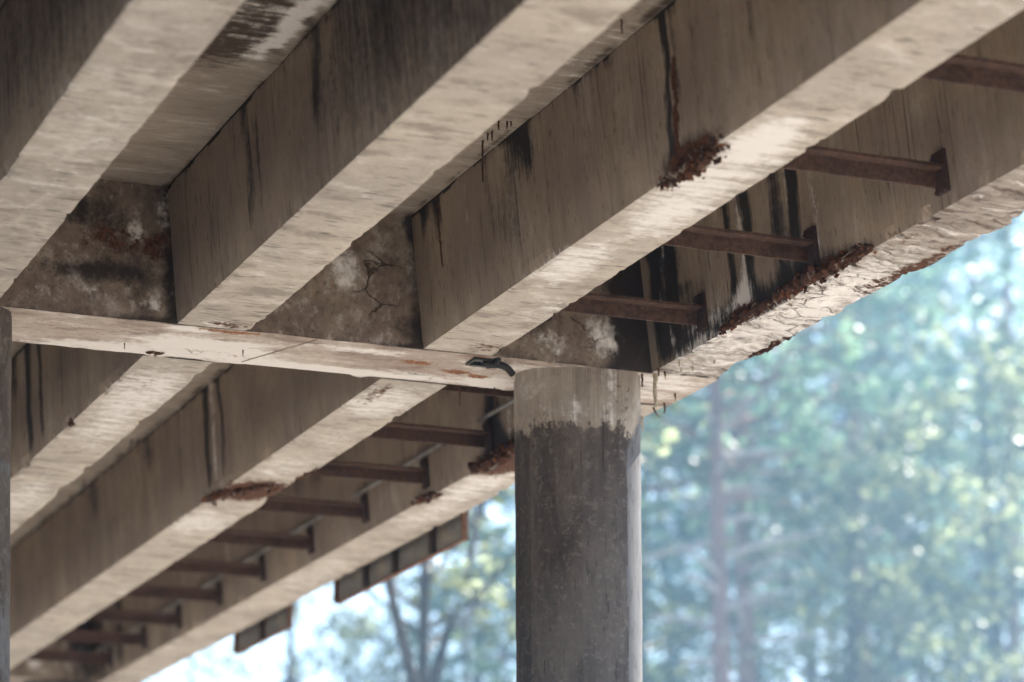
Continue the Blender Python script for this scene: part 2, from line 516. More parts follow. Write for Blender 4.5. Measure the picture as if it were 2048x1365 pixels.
def make_girder(i, y0, y1, label, chip=0.02, wall=(), under=(), chips=(), crack=(), seed=0, dy=0.045, under_mat='soffit', web=0.0):
    """One girder: left wall, soffit, right wall. wall/under are stain and shade painters, chips are
    bites (side, y, half length, depth) out of the bottom arrises."""
    x0 = GX[i]
    ny = int((y1 - y0) / dy) + 1
    ys = np.linspace(y0, y1, ny)
    nw, ns = 17, 13
    tw = np.concatenate([[0, 0.010, 0.022, 0.04, 0.075], np.linspace(0.13, 1, nw - 5)])
    prof = [(x0 - 0.115 * (1 - t), ZD + 0.002 - (ZD + 0.002 - ZS) * t) for t in tw]
    prof += [(x0 + W * k / ns, ZS) for k in range(1, ns + 1)]
    prof += [(x0 + W + 0.115 * t, ZS + (ZD + 0.002 - ZS) * t) for t in (1 - tw[::-1])[1:]]
    prof = np.array(prof)
    k = len(prof)
    P = np.zeros((ny, k, 3))
    P[:, :, 0] = prof[None, :, 0]; P[:, :, 2] = prof[None, :, 1]; P[:, :, 1] = ys[:, None]
    il, ir = nw - 1, nw - 1 + ns
    # broken arrises
    for side, ia in ((0, il), (1, ir)):
        d = chip * np.clip(fbm1(ys, seed * 7 + side + 3, 4, 6.0) - 0.42, 0, 1) ** 1.2 * 2.2 + 0.003 * (1 + fbm1(ys, seed + 50 + side, 4, 9))
        for (sd_, yc, hl, dep) in chips:
            if sd_ == side:
                d += dep * sstep(hl - np.abs(ys - yc), -0.08, 0.30) * (0.75 + 0.45 * fbm1(ys, seed + 99 + int(yc * 10), 4, 5))
        d = np.clip(d, 0, 0.16)
        P[:, ia, 0] += d * (0.8 if side == 0 else -0.8)
        P[:, ia, 2] += d * 0.55
        nb = ia + (1 if side == 0 else -1)
        over = np.clip(d - W / ns * 0.9, 0, 1)
        P[:, nb, 0] += over * (1.0 if side == 0 else -1.0)
        P[:, nb, 2] += over * 0.25
    P[:, il + 1:ir, 2] += 0.004 * fbm1(ys, seed + 5, 4, 1.1)[:, None]
    if under_mat == 'flaking':                                   # render has come away in sheets
        for a in range(ny):
            for b in range(il + 1, ir + 1):
                q = mnoise.fractal(Vector((P[a, b, 0] * 3.0, ys[a] * 2.2 + 2.0 * P[a, b, 0], seed)), 1.0, 2.0, 4)
                P[a, b, 2] += 0.016 * (q > 0.10) + 0.016 * (q > 0.42) - 0.008 * (q < -0.35)
    X, Y, Z = P[..., 0], P[..., 1], P[..., 2]
    S = np.zeros((ny, k, 3)); C = np.zeros((ny, k))
    lw = np.zeros((ny, k)); lw[:, :il + 1] = 1
    sf = np.zeros((ny, k)); sf[:, il:ir + 1] = 1
    # dark joint under the deck and general small runs from it
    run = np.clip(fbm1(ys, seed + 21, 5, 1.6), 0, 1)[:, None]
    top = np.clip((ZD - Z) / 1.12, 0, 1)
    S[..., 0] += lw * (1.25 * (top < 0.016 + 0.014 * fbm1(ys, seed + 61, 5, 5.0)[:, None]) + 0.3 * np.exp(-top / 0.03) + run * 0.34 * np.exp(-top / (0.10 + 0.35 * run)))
    S[..., 0] += lw * 0.10 * np.clip(fbm1(ys, seed + 31, 4, 0.7), 0, 1)[:, None]
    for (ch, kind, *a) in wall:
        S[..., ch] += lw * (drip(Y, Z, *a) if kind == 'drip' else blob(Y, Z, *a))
    for (ch, *a) in under:
        S[..., ch] += sf * blob(X, Y, *a)
    for a in crack:
        C += sf * blob(X, Y, *a)
    mi = [0] * (nw - 1) + [1] * ns + [0] * (nw - 1)
    o = grid_mesh("girder", P, mi, [M['web'], M[under_mat]], bridge, {"stain_shade": np.clip(S, 0, 1.2), "crack": np.clip(C, 0, 1), "web": web * sf})
    if label: o['label'] = label
    return o


B1, B2, B3, B4 = 0, 1, 2, 3
near = {}; far = {}
near[B1] = make_girder(B1, 2.9, CAP0, "outer beam of the near span, cracked and stained with a broken outer edge", chip=0.11, seed=1, under_mat='flaking', dy=0.035,
    wall=[(0, 'drip', 18.25, 8.8, 7.62, 0.10, 1.15, 1), (0, 'drip', 18.55, 8.8, 7.7, 0.12, 0.8, 2), (1, 'drip', 18.42, 8.75, 7.7, 0.04, 0.5, 3),
          (0, 'drip', 19.10, 8.8, 7.6, 0.12, 1.0, 4), (1, 'drip', 19.24, 8.8, 7.6, 0.09, 0.55, 5), (0, 'drip', 19.42, 8.8, 7.65, 0.06, 0.9, 6),
          (0, 'drip', 20.50, 8.8, 7.6, 0.14, 1.2, 7), (0, 'drip', 20.80, 8.8, 7.6, 0.14, 1.2, 8), (1, 'drip', 20.64, 8.8, 7.6, 0.05, 0.6, 9),
          (0, 'drip', 20.2, 8.1, 7.6, 0.18, 0.6, 10), (1, 'drip', 17.95, 8.7, 7.7, 0.10, 0.45, 21),
          (0, 'blob', 18.4, 7.64, 1.1, 0.16, 0.95), (2, 'blob', 18.0, 7.62, 0.9, 0.12, 0.8), (2, 'blob', 19.3, 7.66, 0.3, 0.10, 0.8),
          (0, 'blob', 19.8, 7.66, 0.9, 0.20, 0.75), (1, 'blob', 19.25, 7.72, 0.22, 0.22, 0.8), (1, 'blob', 19.9, 7.75, 0.5, 0.14, 0.5)],
    under=[(1, 10.0, 19.6, 0.45, 1.6, 0.8), (1, 10.05, 17.9, 0.4, 1.0, 0.65), (2, 9.85, 18.6, 0.14, 0.9, 0.42), (2, 10.2, 18.0, 0.2, 0.6, 0.45),
           (0, 9.72, 19.0, 0.07, 1.2, 0.7), (0, 10.25, 18.5, 0.10, 2.2, 0.4), (2, 10.25, 17.2, 0.12, 0.7, 0.5), (2, 9.8, 16.9, 0.1, 0.4, 0.4)],
    crack=[(10.0, 18.6, 0.5, 2.0, 1.0)],
    chips=[(1, 20.55, 0.45, 0.05), (1, 19.4, 0.5, 0.05), (1, 18.2, 0.7, 0.035), (1, 16.9, 0.4, 0.02), (1, 15.4, 0.8, 0.06), (0, 18.4, 1.15, 0.045)])
near[B2] = make_girder(B2, 2.9, CAP0, "second beam of the near span with a rusted spall on its lower left edge", chip=0.02, seed=2,
    wall=[(0, 'drip', 16.16, 8.8, 7.6, 0.034, 1.1, 4), (0, 'drip', 16.02, 8.8, 7.9, 0.10, 0.42, 6), (2, 'drip', 16.10, 8.3, 7.6, 0.05, 0.9, 5),
          (1, 'drip', 16.28, 8.7, 7.9, 0.03, 0.4, 15), (0, 'drip', 18.60, 8.8, 8.25, 0.16, 0.95, 7), (1, 'drip', 18.48, 8.7, 8.3, 0.03, 0.5, 8),
          (0, 'drip', 18.95, 8.8, 7.75, 0.22, 0.55, 9), (0, 'drip', 19.35, 8.7, 7.9, 0.10, 0.42, 19),
          (0, 'drip', 20.75, 8.8, 8.45, 0.12, 0.9, 10), (0, 'drip', 20.45, 8.75, 8.3, 0.10, 0.8, 12), (2, 'drip', 20.42, 8.75, 8.0, 0.03, 0.9, 13),
          (0, 'drip', 17.6, 8.75, 7.9, 0.08, 0.45, 14), (0, 'drip', 17.0, 8.75, 8.1, 0.07, 0.4, 16), (1, 'drip', 19.8, 8.6, 7.8, 0.05, 0.35, 17),
          (0, 'blob', 16.0, 7.66, 0.5, 0.14, 0.8), (2, 'blob', 15.95, 7.64, 0.5, 0.10, 0.9), (0, 'drip', 15.0, 8.8, 7.9, 0.06, 0.5, 18), (0, 'drip', 14.2, 8.8, 8.0, 0.05, 0.4, 28)],
    under=[(1, 7.85, 18.35, 0.26, 0.7, 0.8), (1, 7.92, 16.1, 0.36, 1.15, 0.8), (1, 8.05, 17.2, 0.25, 0.5, 0.5), (1, 8.1, 19.6, 0.25, 0.5, 0.45),
           (2, 7.72, 20.4, 0.05, 0.5, 0.3), (2, 8.1, 20.8, 0.2, 0.2, 0.5), (1, 7.9, 15.3, 0.2, 0.4, 0.5)],
    chips=[(0, 16.0, 0.45, 0.03), (0, 18.5, 0.25, 0.035)])
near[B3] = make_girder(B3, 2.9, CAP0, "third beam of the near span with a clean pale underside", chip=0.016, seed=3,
    wall=[(0, 'drip', 20.55, 8.8, 8.5, 0.09, 0.6, 3), (0, 'drip', 18.95, 8.8, 7.7, 0.10, 0.7, 5), (0, 'drip', 18.7, 8.5, 7.8, 0.04, 0.7, 6),
          (2, 'drip', 17.0, 8.8, 7.9, 0.10, 0.45, 8), (0, 'drip', 17.3, 8.8, 8.0, 0.08, 0.5, 9), (0, 'blob', 14.5, 8.3, 3.4, 1.3, 0.60)],  # the wide last blob is shade painted into the web colour
    under=[(2, 6.0, 20.9, 0.3, 0.12, 0.55), (1, 5.9, 20.95, 0.2, 0.12, 0.8)])
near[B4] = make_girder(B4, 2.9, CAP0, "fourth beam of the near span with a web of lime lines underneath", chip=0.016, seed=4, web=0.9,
    wall=[(0, 'blob', 13.5, 8.4, 5.5, 1.3, 0.66)], under=[(1, 3.85, 16.5, 0.4, 3.2, 0.36)])  # wall blob is painted shade, darkening the upper part of this web
make_girder(4, 2.9, CAP0, None, seed=5, dy=0.25)
for i in (5, 6, 7, 8): make_girder(i, 2.9, CAP0, None, seed=i + 1, dy=0.5)  # unseen girders, bridge widened to keep light off the inner beams

far[B1] = make_girder(B1, CAP1, CAP2, "outer beam of the far span, spalled along its bottom edge behind the round column", chip=0.03, seed=11,
    wall=[(0, 'drip', 24.55, 8.8, 7.6, 0.20, 1.1, 3), (0, 'drip', 23.9, 8.8, 7.6, 0.14, 0.8, 4), (1, 'drip', 24.2, 8.7, 7.6, 0.06, 0.5, 5),
          (0, 'drip', 22.6, 8.8, 7.6, 0.2, 0.9, 6), (0, 'drip', 38.9, 8.8, 7.6, 0.25, 0.8, 7), (1, 'drip', 39.6, 8.8, 7.6, 0.15, 0.5, 8),
          (0, 'drip', 40.0, 8.8, 7.6, 0.15, 0.9, 9), (0, 'blob', 30.0, 8.6, 8.0, 0.25, 0.4),
          (0, 'blob', 24.4, 7.66, 0.7, 0.16, 0.8), (2, 'blob', 24.7, 7.64, 0.6, 0.12, 0.7)],
    under=[(1, 9.95, 25.6, 0.3, 1.2, 0.7), (2, 9.85, 24.5, 0.3, 0.9, 1.0), (1, 10.0, 27.4, 0.25, 0.8, 0.55), (1, 9.9, 23.6, 0.25, 0.5, 0.6),
           (1, 10.0, 31.0, 0.3, 1.5, 0.5), (0, 9.95, 29.6, 0.2, 0.5, 0.25)],
    chips=[(0, 24.6, 0.9, 0.05), (0, 26.5, 0.3, 0.03), (1, 24.3, 0.6, 0.05), (1, 25.5, 0.3, 0.05)])
far[B2] = make_girder(B2, CAP1, CAP2, "second beam of the far span with a large rusted hollow in its underside", chip=0.022, seed=12,
    wall=[(0, 'drip', 27.25, 8.8, 7.6, 0.12, 0.95, 3), (1, 'drip', 27.0, 8.8, 7.65, 0.08, 0.75, 4), (0, 'drip', 26.75, 8.8, 7.6, 0.07, 0.9, 5),
          (0, 'drip', 22.4, 8.8, 7.8, 0.12, 0.9, 6), (0, 'drip', 29.5, 8.8, 8.2, 0.2, 0.5, 7), (0, 'drip', 32.0, 8.8, 8.1, 0.2, 0.4, 8),
          (0, 'blob', 33.0, 8.5, 5.0, 0.25, 0.3)],
    under=[(2, 7.95, 26.8, 0.32, 0.55, 1.1), (0, 7.95, 26.75, 0.2, 0.3, 0.6), (1, 7.95, 22.9, 0.35, 0.7, 0.8), (2, 7.80, 22.6, 0.1, 0.5, 0.55), (1, 7.9, 28.6, 0.35, 0.9, 0.7), (1, 7.9, 25.7, 0.3, 0.5, 0.6), (1, 8.0, 24.4, 0.2, 0.7, 0.4)],
    crack=[(7.85, 22.6, 0.25, 0.6, 0.6)],
    chips=[(0, 27.1, 0.7, 0.04), (1, 26.6, 0.8, 0.07)])
far[B3] = make_girder(B3, CAP1, CAP2, "third beam of the far span, lime stained, with chipped lower left edge", chip=0.03, seed=13,
    wall=[(0, 'drip', 26.2, 8.8, 7.6, 0.14, 1.0, 3), (0, 'drip', 25.7, 8.8, 7.6, 0.09, 0.9, 4), (0, 'drip', 24.9, 8.8, 7.7, 0.07, 0.6, 5),
          (0, 'drip', 26.8, 8.8, 8.2, 0.2, 0.8, 6)],
    under=[(1, 5.9, 23.4, 0.35, 1.2, 0.75), (2, 5.85, 23.0, 0.12, 0.3, 0.35), (1, 5.95, 25.0, 0.3, 0.8, 0.5), (2, 5.8, 24.3, 0.2, 0.5, 0.25), (1, 5.9, 28.0, 0.3, 1.2, 0.6)],
    chips=[(0, 24.75, 0.22, 0.08), (0, 26.5, 0.3, 0.09), (1, 27.5, 0.3, 0.06), (1, 24.3, 0.2, 0.04)])
make_girder(B4, CAP1, CAP2, None, seed=14, dy=0.2)
for i in (4, 5, 6, 7, 8): make_girder(i, CAP1, CAP2, None, seed=i + 11, dy=0.5)  # out of view; those farthest left were added to block light

# deck slab ----------------------------------------------------------------
xs = np.concatenate([np.linspace(-8.2, 3.4, 24), np.linspace(3.46, 11.35, 118)])  # deck carried on unseen to the left to shade the ground below
ysd = np.concatenate([np.linspace(-14, 12, 30), np.arange(12.1, 42.4, 0.11), np.linspace(42.6, 58, 12)])
X, Y = np.meshgrid(xs, ysd)
P = np.stack([X, Y, np.full_like(X, ZD)], -1)
P[..., 2] -= 0.012 * ((Y > 15.9) & (Y < 18.45)) * 1.0
S = np.zeros(X.shape + (3,))
for x0 in GX:                                                    # dark open joint beside each web
    wig = 0.02 * fbm1(ysd, int(x0 * 10) + 40, 5, 3)[:, None]
    S[..., 0] += 0.75 * np.exp(-((X - (x0 - 0.125) - wig) / 0.035) ** 2)
    S[..., 0] += 0.5 * np.exp(-((X - (x0 + W + 0.125) - wig) / 0.035) ** 2)
# wet brown bay with a lime rim
wet = blob(X, Y, 4.95, 16.2, 0.75, 2.35, 1.0)
S[..., 0] += 0.95 * sstep(wet, 0.25, 0.75) * sstep(5.38 + 0.09 * fbm1(ysd, 77, 5, 2.5)[:, None] - X, -0.04, 0.08)
rim = np.exp(-((X - 5.31 - 0.07 * fbm1(ysd, 78, 4, 2.0)[:, None]) / 0.075) ** 2) * sstep(Y, 14.0, 15.5) * sstep(18.3 - Y, -0.1, 0.8)
S[..., 1] += 1.1 * rim + 0.34 * blob(X, Y, 5.10, 17.3, 0.35, 0.95) + 0.2 * blob(X, Y, 4.9, 16.4, 0.4, 0.7)
S[..., 0] += 0.5 * blob(X, Y, 7.3, 18.5, 0.3, 0.10) + 0.35 * np.exp(-((Y - 21.0) / 0.07) ** 2)
S[..., 0] += 0.4 * blob(X, Y, 7.4, 16.1, 0.4, 0.3) + 0.3 * (np.clip(fbm1(ysd, 79, 4, 0.5), 0, 1)[:, None]) * np.ones_like(X)
S[..., 1] += 0.35 * blob(X, Y, 7.4, 17.0, 0.3, 1.3)
deck = grid_mesh("deck_slab", P, None, [M['deck']], bridge, {"stain_shade": np.clip(S, 0, 1.2), "crack": np.zeros_like(X)})
deck['label'] = "concrete deck slab between the beams with a wet brown patch rimmed in lime"
mb = MB()
mb.add([(-8.2, -14, ZD), (11.35, -14, ZD), (11.35, 58, ZD), (-8.2, 58, ZD), (-8.2, -14, ZD + .24), (11.35, -14, ZD + .24), (11.35, 58, ZD + .24), (-8.2, 58, ZD + .24)],
       [(4, 5, 6, 7), (0, 1, 5, 4), (1, 2, 6, 5), (2, 3, 7, 6), (3, 0, 4, 7)])
mb.build("deck_topping", M['deck'], bridge)
mb = MB()
for x0, x1 in ((11.05, 11.33), (-8.18, -7.90)):
    mb.box((x0, -13.9, ZD + .242), (x1, 57.9, ZD + 1.05))
mb.build("parapet", M['deck'], bridge)


# cross beams ----------------------------------------------------------------
def make_cap(y0, y1, detailed):
    dx = 0.05 if detailed else 0.2
    xs = np.concatenate([np.arange(-6.9, 3.0, 0.4), np.arange(3.12, 10.32 + dx / 2, dx)])
    prof = [(y0, z) for z in np.linspace(ZD + 0.001, ZS - 0.003, 22)]
    prof += [(y, ZS - 0.003) for y in np.linspace(y0, y1, 19)[1:]]
    prof += [(y1, z) for z in np.linspace(ZS - 0.003, ZD + 0.001, 12)[1:]]
    prof = np.array(prof)
    n, k = len(xs), len(prof)
    P = np.zeros((n, k, 3))
    P[..., 0] = xs[:, None]; P[..., 1] = prof[None, :, 0]; P[..., 2] = prof[None, :, 1]
    # uneven arris on both sides of the soffit
    P[:, 21, 2] += 0.006 * fbm1(xs, 5, 4, 2); P[:, 39, 2] += 0.012 + 0.016 * fbm1(xs, 6, 5, 4)
    P[:, 39, 1] -= 0.05 * np.clip(fbm1(xs, 8, 5, 3.0) - 0.1, 0, 1)
    S = np.zeros((n, k, 3)); C = np.zeros((n, k))
    X, Y, Z = P[..., 0], P[..., 1], P[..., 2]
    f = np.zeros((n, k)); f[:, :22] = 1
    s = np.zeros((n, k)); s[:, 21:40] = 1
    if detailed:
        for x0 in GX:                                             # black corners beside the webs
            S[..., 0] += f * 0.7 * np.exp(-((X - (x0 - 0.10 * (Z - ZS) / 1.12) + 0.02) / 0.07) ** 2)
        for a in [(4.75, 8.45, 0.5, 0.16, 0.75), (5.15, 8.15, 0.40, 0.22, 0.45), (4.9, 7.95, 0.55, 0.10, 0.75), (5.3, 7.7, 0.25, 0.2, 0.4), (5.0, 8.68, 0.5, 0.05, 0.3)]:
            S[..., 0] += f * blob(X, Z, *a)
        for a in [(5.23, 8.33, 0.10, 0.12, 0.85), (5.45, 8.55, 0.12, 0.25, 0.4), (5.38, 7.72, 0.10, 0.08, 0.8), (5.1, 7.85, 0.5, 0.1, 0.3), (4.5, 7.75, 0.5, 0.12, 0.25),
                  (6.95, 8.15, 0.16, 0.22, 0.8), (7.25, 8.3, 0.12, 0.2, 0.25), (9.25, 7.85, 0.16, 0.22, 0.75), (8.75, 7.75, 0.3, 0.12, 0.45), (9.0, 8.2, 0.2, 0.15, 0.4)]:
            S[..., 1] += f * blob(X, Z, *a)
        for a in [(5.0, 8.25, 0.35, 0.16, 0.55), (5.42, 8.20, 0.14, 0.2, 0.55), (7.1, 8.25, 0.1, 0.12, 0.25), (7.05, 7.75, 0.4, 0.12, 0.2)]:
            S[..., 2] += f * blob(X, Z, *a)
        for a in [(8.6, 8.1, 0.25, 0.4, 0.5), (9.5, 7.9, 0.22, 0.7, 1.1), (9.1, 8.4, 0.4, 0.2, 0.6), (7.5, 7.75, 0.2, 0.2, 0.4), (7.3, 8.6, 0.4, 0.12, 0.4)]:
            S[..., 0] += f * blob(X, Z, *a)
        S[..., 0] += f * 0.55 * np.exp(-((Z - ZS) / 0.03) ** 2)
        for a in [(6.0, 21.65, 0.75, 0.42, 0.85), (5.1, 21.95, 0.7, 0.16, 0.8), (6.9, 21.95, 0.8, 0.13, 0.75), (7.2, 21.25, 0.6, 0.12, 0.65), (7.9, 21.9, 0.7, 0.2, 0.6),
                  (8.5, 21.3, 0.5, 0.25, 0.5), (9.3, 21.2, 0.5, 0.15, 0.6), (8.6, 21.85, 0.3, 0.2, 0.7), (10.0, 21.3, 0.4, 0.4, 0.6), (5.7, 21.12, 0.2, 0.08, 0.9), (9.9, 21.8, 0.3, 0.2, 0.4)]:
            S[..., 1] += 1.25 * s * blob(X, Y, *a)
        for a in [(6.05, 21.10, 0.35, 0.06, 0.8), (7.75, 21.45, 0.18, 0.08, 0.7), (8.15, 21.62, 0.14, 0.07, 0.9), (8.40, 21.7, 0.10, 0.05, 0.9), (5.9, 21.75, 0.15, 0.06, 0.5), (6.3, 21.8, 0.25, 0.08, 0.4), (8.15, 21.1, 0.2, 0.05, 0.6), (4.8, 21.5, 0.7, 0.3, 0.28), (7.2, 21.5, 0.5, 0.25, 0.25), (8.4, 21.4, 0.4, 0.3, 0.25)]:
            S[..., 2] += s * blob(X, Y, *a)
        # long scored joint line
        S[..., 0] += s * blob(X, Y, 8.9, 21.1, 0.3, 0.04, 0.4)
        C += s * blob(X, Y, 7.9, 21.9, 0.6, 0.25, 0.9) + s * blob(X, Y, 6.1, 21.85, 0.35, 0.15, 0.8)
        C += f * blob(X, Z, 7.25, 8.2, 0.25, 0.5, 0.7) + f * blob(X, Z, 8.9, 7.9, 0.5, 0.3, 0.6)
    else:
        S[..., 1] += f * 0.5 * blob(X, Z, 9.0, 8.0, 0.5, 0.4)
        S[..., 0] += f * (blob(X, Z, 9.5, 8.2, 0.3, 0.7, 1.0) + blob(X, Z, 8.5, 8.5, 0.3, 0.3, 0.9))
        S[..., 1] += f * blob(X, Z, 8.75, 7.95, 0.10, 0.3, 0.9)
    mi = [0] * 21 + [1] * 18 + [0] * 11
    o = grid_mesh("cross_beam", P, mi, [M['capface'], M['capsoffit']], bridge, {"stain_shade": np.clip(S, 0, 1.2), "crack": np.clip(C, 0, 1)})
    return o


capb = make_cap(CAP0, CAP1, True)
mb = MB()
mb.add([(6.75, CAP0 + .03, ZS - .006), (6.765, CAP0 + .03, ZS - .006), (6.405, CAP1 - .12, ZS - .006), (6.39, CAP1 - .12, ZS - .006),
        (6.75, CAP0 + .03, ZS - .002), (6.765, CAP0 + .03, ZS - .002), (6.405, CAP1 - .12, ZS - .002), (6.39, CAP1 - .12, ZS - .002)],
       [(0, 3, 2, 1), (4, 5, 6, 7), (0, 1, 5, 4), (1, 2, 6, 5), (2, 3, 7, 6), (3, 0, 4, 7)])
mb.build("sealed_joint", M['capface'], capb)
capb['label'] = "cross beam over the round column, stained brown and white with lime"
mb = MB()
mb.add([(10.32, CAP0, ZS - .002), (10.32, CAP1, ZS - .002), (10.432, CAP1, ZD + .001), (10.432, CAP0, ZD + .001)], [(0, 1, 2, 3)])
mb.box((10.2, CAP0 + 0.002, ZS + .001), (10.318, CAP1 - 0.002, ZD - 0.002))
mb.build("cross_beam_end", M['capface'], bridge)
cap2 = make_cap(CAP2, CAP2 + 1.05, False)
cap2['label'] = "far cross beam, dim and streaked, at the end of the far span"


# columns ----------------------------------------------------------------
def make_column(cx, cy, r0, r1, label, main):
    nt, nz = (160, 170) if main else (64, 60)
    th = np.linspace(0, 2 * np.pi, nt + 1)
    z = np.linspace(-0.3, ZS - 0.0035, nz)
    TH, Z = np.meshgrid(th, z)
    Rr = r1 + (r0 - r1) * (Z / ZS)
    lift = 0.0
    for zl in (6.55, 5.40, 4.2, 3.0, 1.8):                       # form lifts stepped by a few mm
        lift = lift + 0.004 * np.tanh((Z - zl) / 0.02)
    Rr = Rr + lift * 0.6 + 0.002 * np.sin(TH * 9 + Z)
    Rr = Rr + 0.006 * sstep(Z, 7.0, 7.2) * fbm1(th * 4, 61, 4, 2)[None, :]
    ph = TH - math.atan2(-cy, -cx)                                # the top is squared off a little where it was patched
    n_ = 2.0 + 1.7 * sstep(Z, 7.0, 7.5)
    Rr = Rr / (np.abs(np.cos(ph)) ** n_ + np.abs(np.sin(ph)) ** n_) ** (1 / n_)
    P = np.stack([cx + Rr * np.cos(TH) + (ZS - Z) * (0 if main else 0.022), cy + Rr * np.sin(TH), Z], -1)
    P[..., 1] = np.where(Z > 6.9, np.maximum(P[..., 1], CAP0 + 0.006), P[..., 1]) if main else P[..., 1]
    # angle measured from the direction of the viewer's side, positive to the east
    cam_an = math.atan2(-cy, -cx)
    a = (TH - cam_an + np.pi) % (2 * np.pi) - np.pi
    edge = 7.12 + 0.07 * fbm1(th * 2, 4, 3, 1.6) - 0.05 * np.cos(th - cam_an - 0.3)
    grime = 0.5 + (edge[None, :] - Z) * 3.2
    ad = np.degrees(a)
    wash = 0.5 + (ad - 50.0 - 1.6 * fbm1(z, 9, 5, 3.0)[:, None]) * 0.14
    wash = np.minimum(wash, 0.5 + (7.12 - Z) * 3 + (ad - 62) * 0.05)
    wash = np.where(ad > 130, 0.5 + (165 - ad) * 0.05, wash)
    seam = np.zeros_like(Z)
    for c0, w_, s_ in ((3.5, 0.7, 0.8), (23.5, 0.8, 1.0), (-26, 0.7, 0.35), (49.0, 0.7, 0.8), (70, 0.9, 0.5), (-48, 0.8, 0.4)):
        seam = seam + s_ * np.exp(-((ad - c0 - 0.5 * fbm1(z, int(c0) + 200, 4, 2)[:, None]) / w_) ** 2) * (0.55 + 0.45 * fbm1(z, int(c0) + 70, 4, 1.2)[:, None]) * (Z < 7.15)
    for zl in (6.55, 5.40, 4.2, 3.0):
        seam = seam + 0.7 * np.exp(-((Z - zl - 0.008 * fbm1(th, 3, 4, 2)[None, :]) / 0.012) ** 2) * (0.5 + 0.5 * fbm1(th * 2, int(zl * 10), 3, 2)[None, :])
    panel = 0.5 + 0.26 * ((ad > 3.5) & (ad < 23.5)) + 0.12 * ((ad >= 23.5) & (ad < 49)) - 0.14 * ((ad > -48) & (ad < -20)) - 0.34 * (ad <= -48)  # board tones, plus shade painted on the column's left side
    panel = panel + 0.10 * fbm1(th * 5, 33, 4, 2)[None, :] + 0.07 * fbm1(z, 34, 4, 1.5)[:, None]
    S = np.zeros(Z.shape + (3,))
    S[..., 1] = 0.45 * np.exp(-((ad - 32) / 14) ** 2) * sstep(Z, 7.0, 7.15) + 0.5 * blob(ad, Z, -6, 7.2, 10, 0.2)
    S[..., 0] = 0.5 * blob(ad, Z, 14, 7.17, 6, 0.035) + 0.35 * np.clip(fbm1(th * 6, 15, 4, 2), 0, 1)[None, :] * sstep(Z, 7.1, 7.6)
    S[..., 2] = 0.35 * blob(ad, Z, 40, 7.35, 12, 0.2) + 0.2 * blob(ad, Z, -20, 7.4, 16, 0.2)
    if not main:
        wash = np.where((ad > 5), 0.42 + 0.25 * fbm1(z, 90, 5, 3)[:, None], 0)
        wash = np.where(Z > 6.4, 0, wash); grime = grime + 3 * (Z > 6)
    o = grid_mesh("column", P, None, [M['column']], bridge, {"stain_shade": S, "crack": np.zeros_like(Z), "grime": grime, "panel": panel, "wash": wash, "seam": np.clip(seam, 0, 1)}, smooth=True)
    if label: o['label'] = label
    return o


make_column(9.25, 21.575, 0.52, 0.52, "round concrete column, dark with grime below a pale dripping top", True)
make_column(3.84, 21.555, 0.52, 0.70, "second round column at the left edge under the cross beam", False)
make_column(-1.6, 21.555, 0.52, 0.52, None, False)
for x in (9.25, 3.80, -1.6):
    make_column(x, CAP2 + 0.52, 0.52, 0.52, "far round column beneath the far cross beam", False)


# steel struts between the two outer girders -------------------------------
def make_strut(y):
    xl, xr = GX[B2] + W + 0.055, GX[B1] - 0.052
    zt = ZS + 0.285
    m = MB()
    v = []
    # inverted angle: vertical leg at the back, horizontal leg towards -y, slightly sagging lip
    prof = [(0, 0), (-0.12, 0), (-0.12, -0.024), (-0.016, -0.026), (-0.016, -0.142), (0, -0.142)]
    n = 9
    for i in range(n):
        x = xl + 0.011 + (xr - xl - 0.022) * i / (n - 1)
        for (a, b) in prof: v.append((x, y + a, zt + b + 0.002 * math.sin(i * 1.7 + y)))
    k = len(prof)
    f = []
    for i in range(n - 1):
        for j in range(k):
            f.append((i * k + j, i * k + (j + 1) % k, (i + 1) * k + (j + 1) % k, (i + 1) * k + j))
    f.append(tuple(range(k))); f.append(tuple(range((n - 1) * k, n * k))[::-1])
    m.add(v, f)
    o = m.build("strut", M['steel'], bridge)
    for s, xx in ((1, xr), (-1, xl)):
        p = MB()
        # plate follows the batter of the web, with a gusset and two bolt heads
        x_at = lambda z: (GX[B1] - 0.115 * (z - ZS) / 1.12) if s > 0 else (GX[B2] + W + 0.115 * (z - ZS) / 1.12)
        zs = [zt - 0.185, zt + 0.11]
        vv = []
        for yy in (y - 0.125, y + 0.035):
            for z in zs:
                x = x_at(z)
                vv += [(x, yy, z), (x - s * 0.024, yy, z)]
        p.add(vv, [(0, 1, 3, 2), (4, 6, 7, 5), (0, 4, 5, 1), (2, 3, 7, 6), (1, 5, 7, 3), (0, 2, 6, 4)])
        for bz in (zt - 0.17, zt + 0.07):
            xb = x_at(bz) - s * 0.024
            p.tube([(xb, y - 0.09, bz), (xb - s * 0.014, y - 0.09, bz)], 0.014, 6)
            p.tube([(xb, y + 0.02, bz), (xb - s * 0.014, y + 0.02, bz)], 0.014, 6)
        p.build("end_plate", M['plate'], o)
    return o


STRUT_Y = [14.30, 16.16, 18.06, 19.98, 22.75, 24.70, 26.45, 28.32, 30.21, 32.06, 33.90, 35.78, 37.56, 39.4]
for y in STRUT_Y: make_strut(y + 0.05)


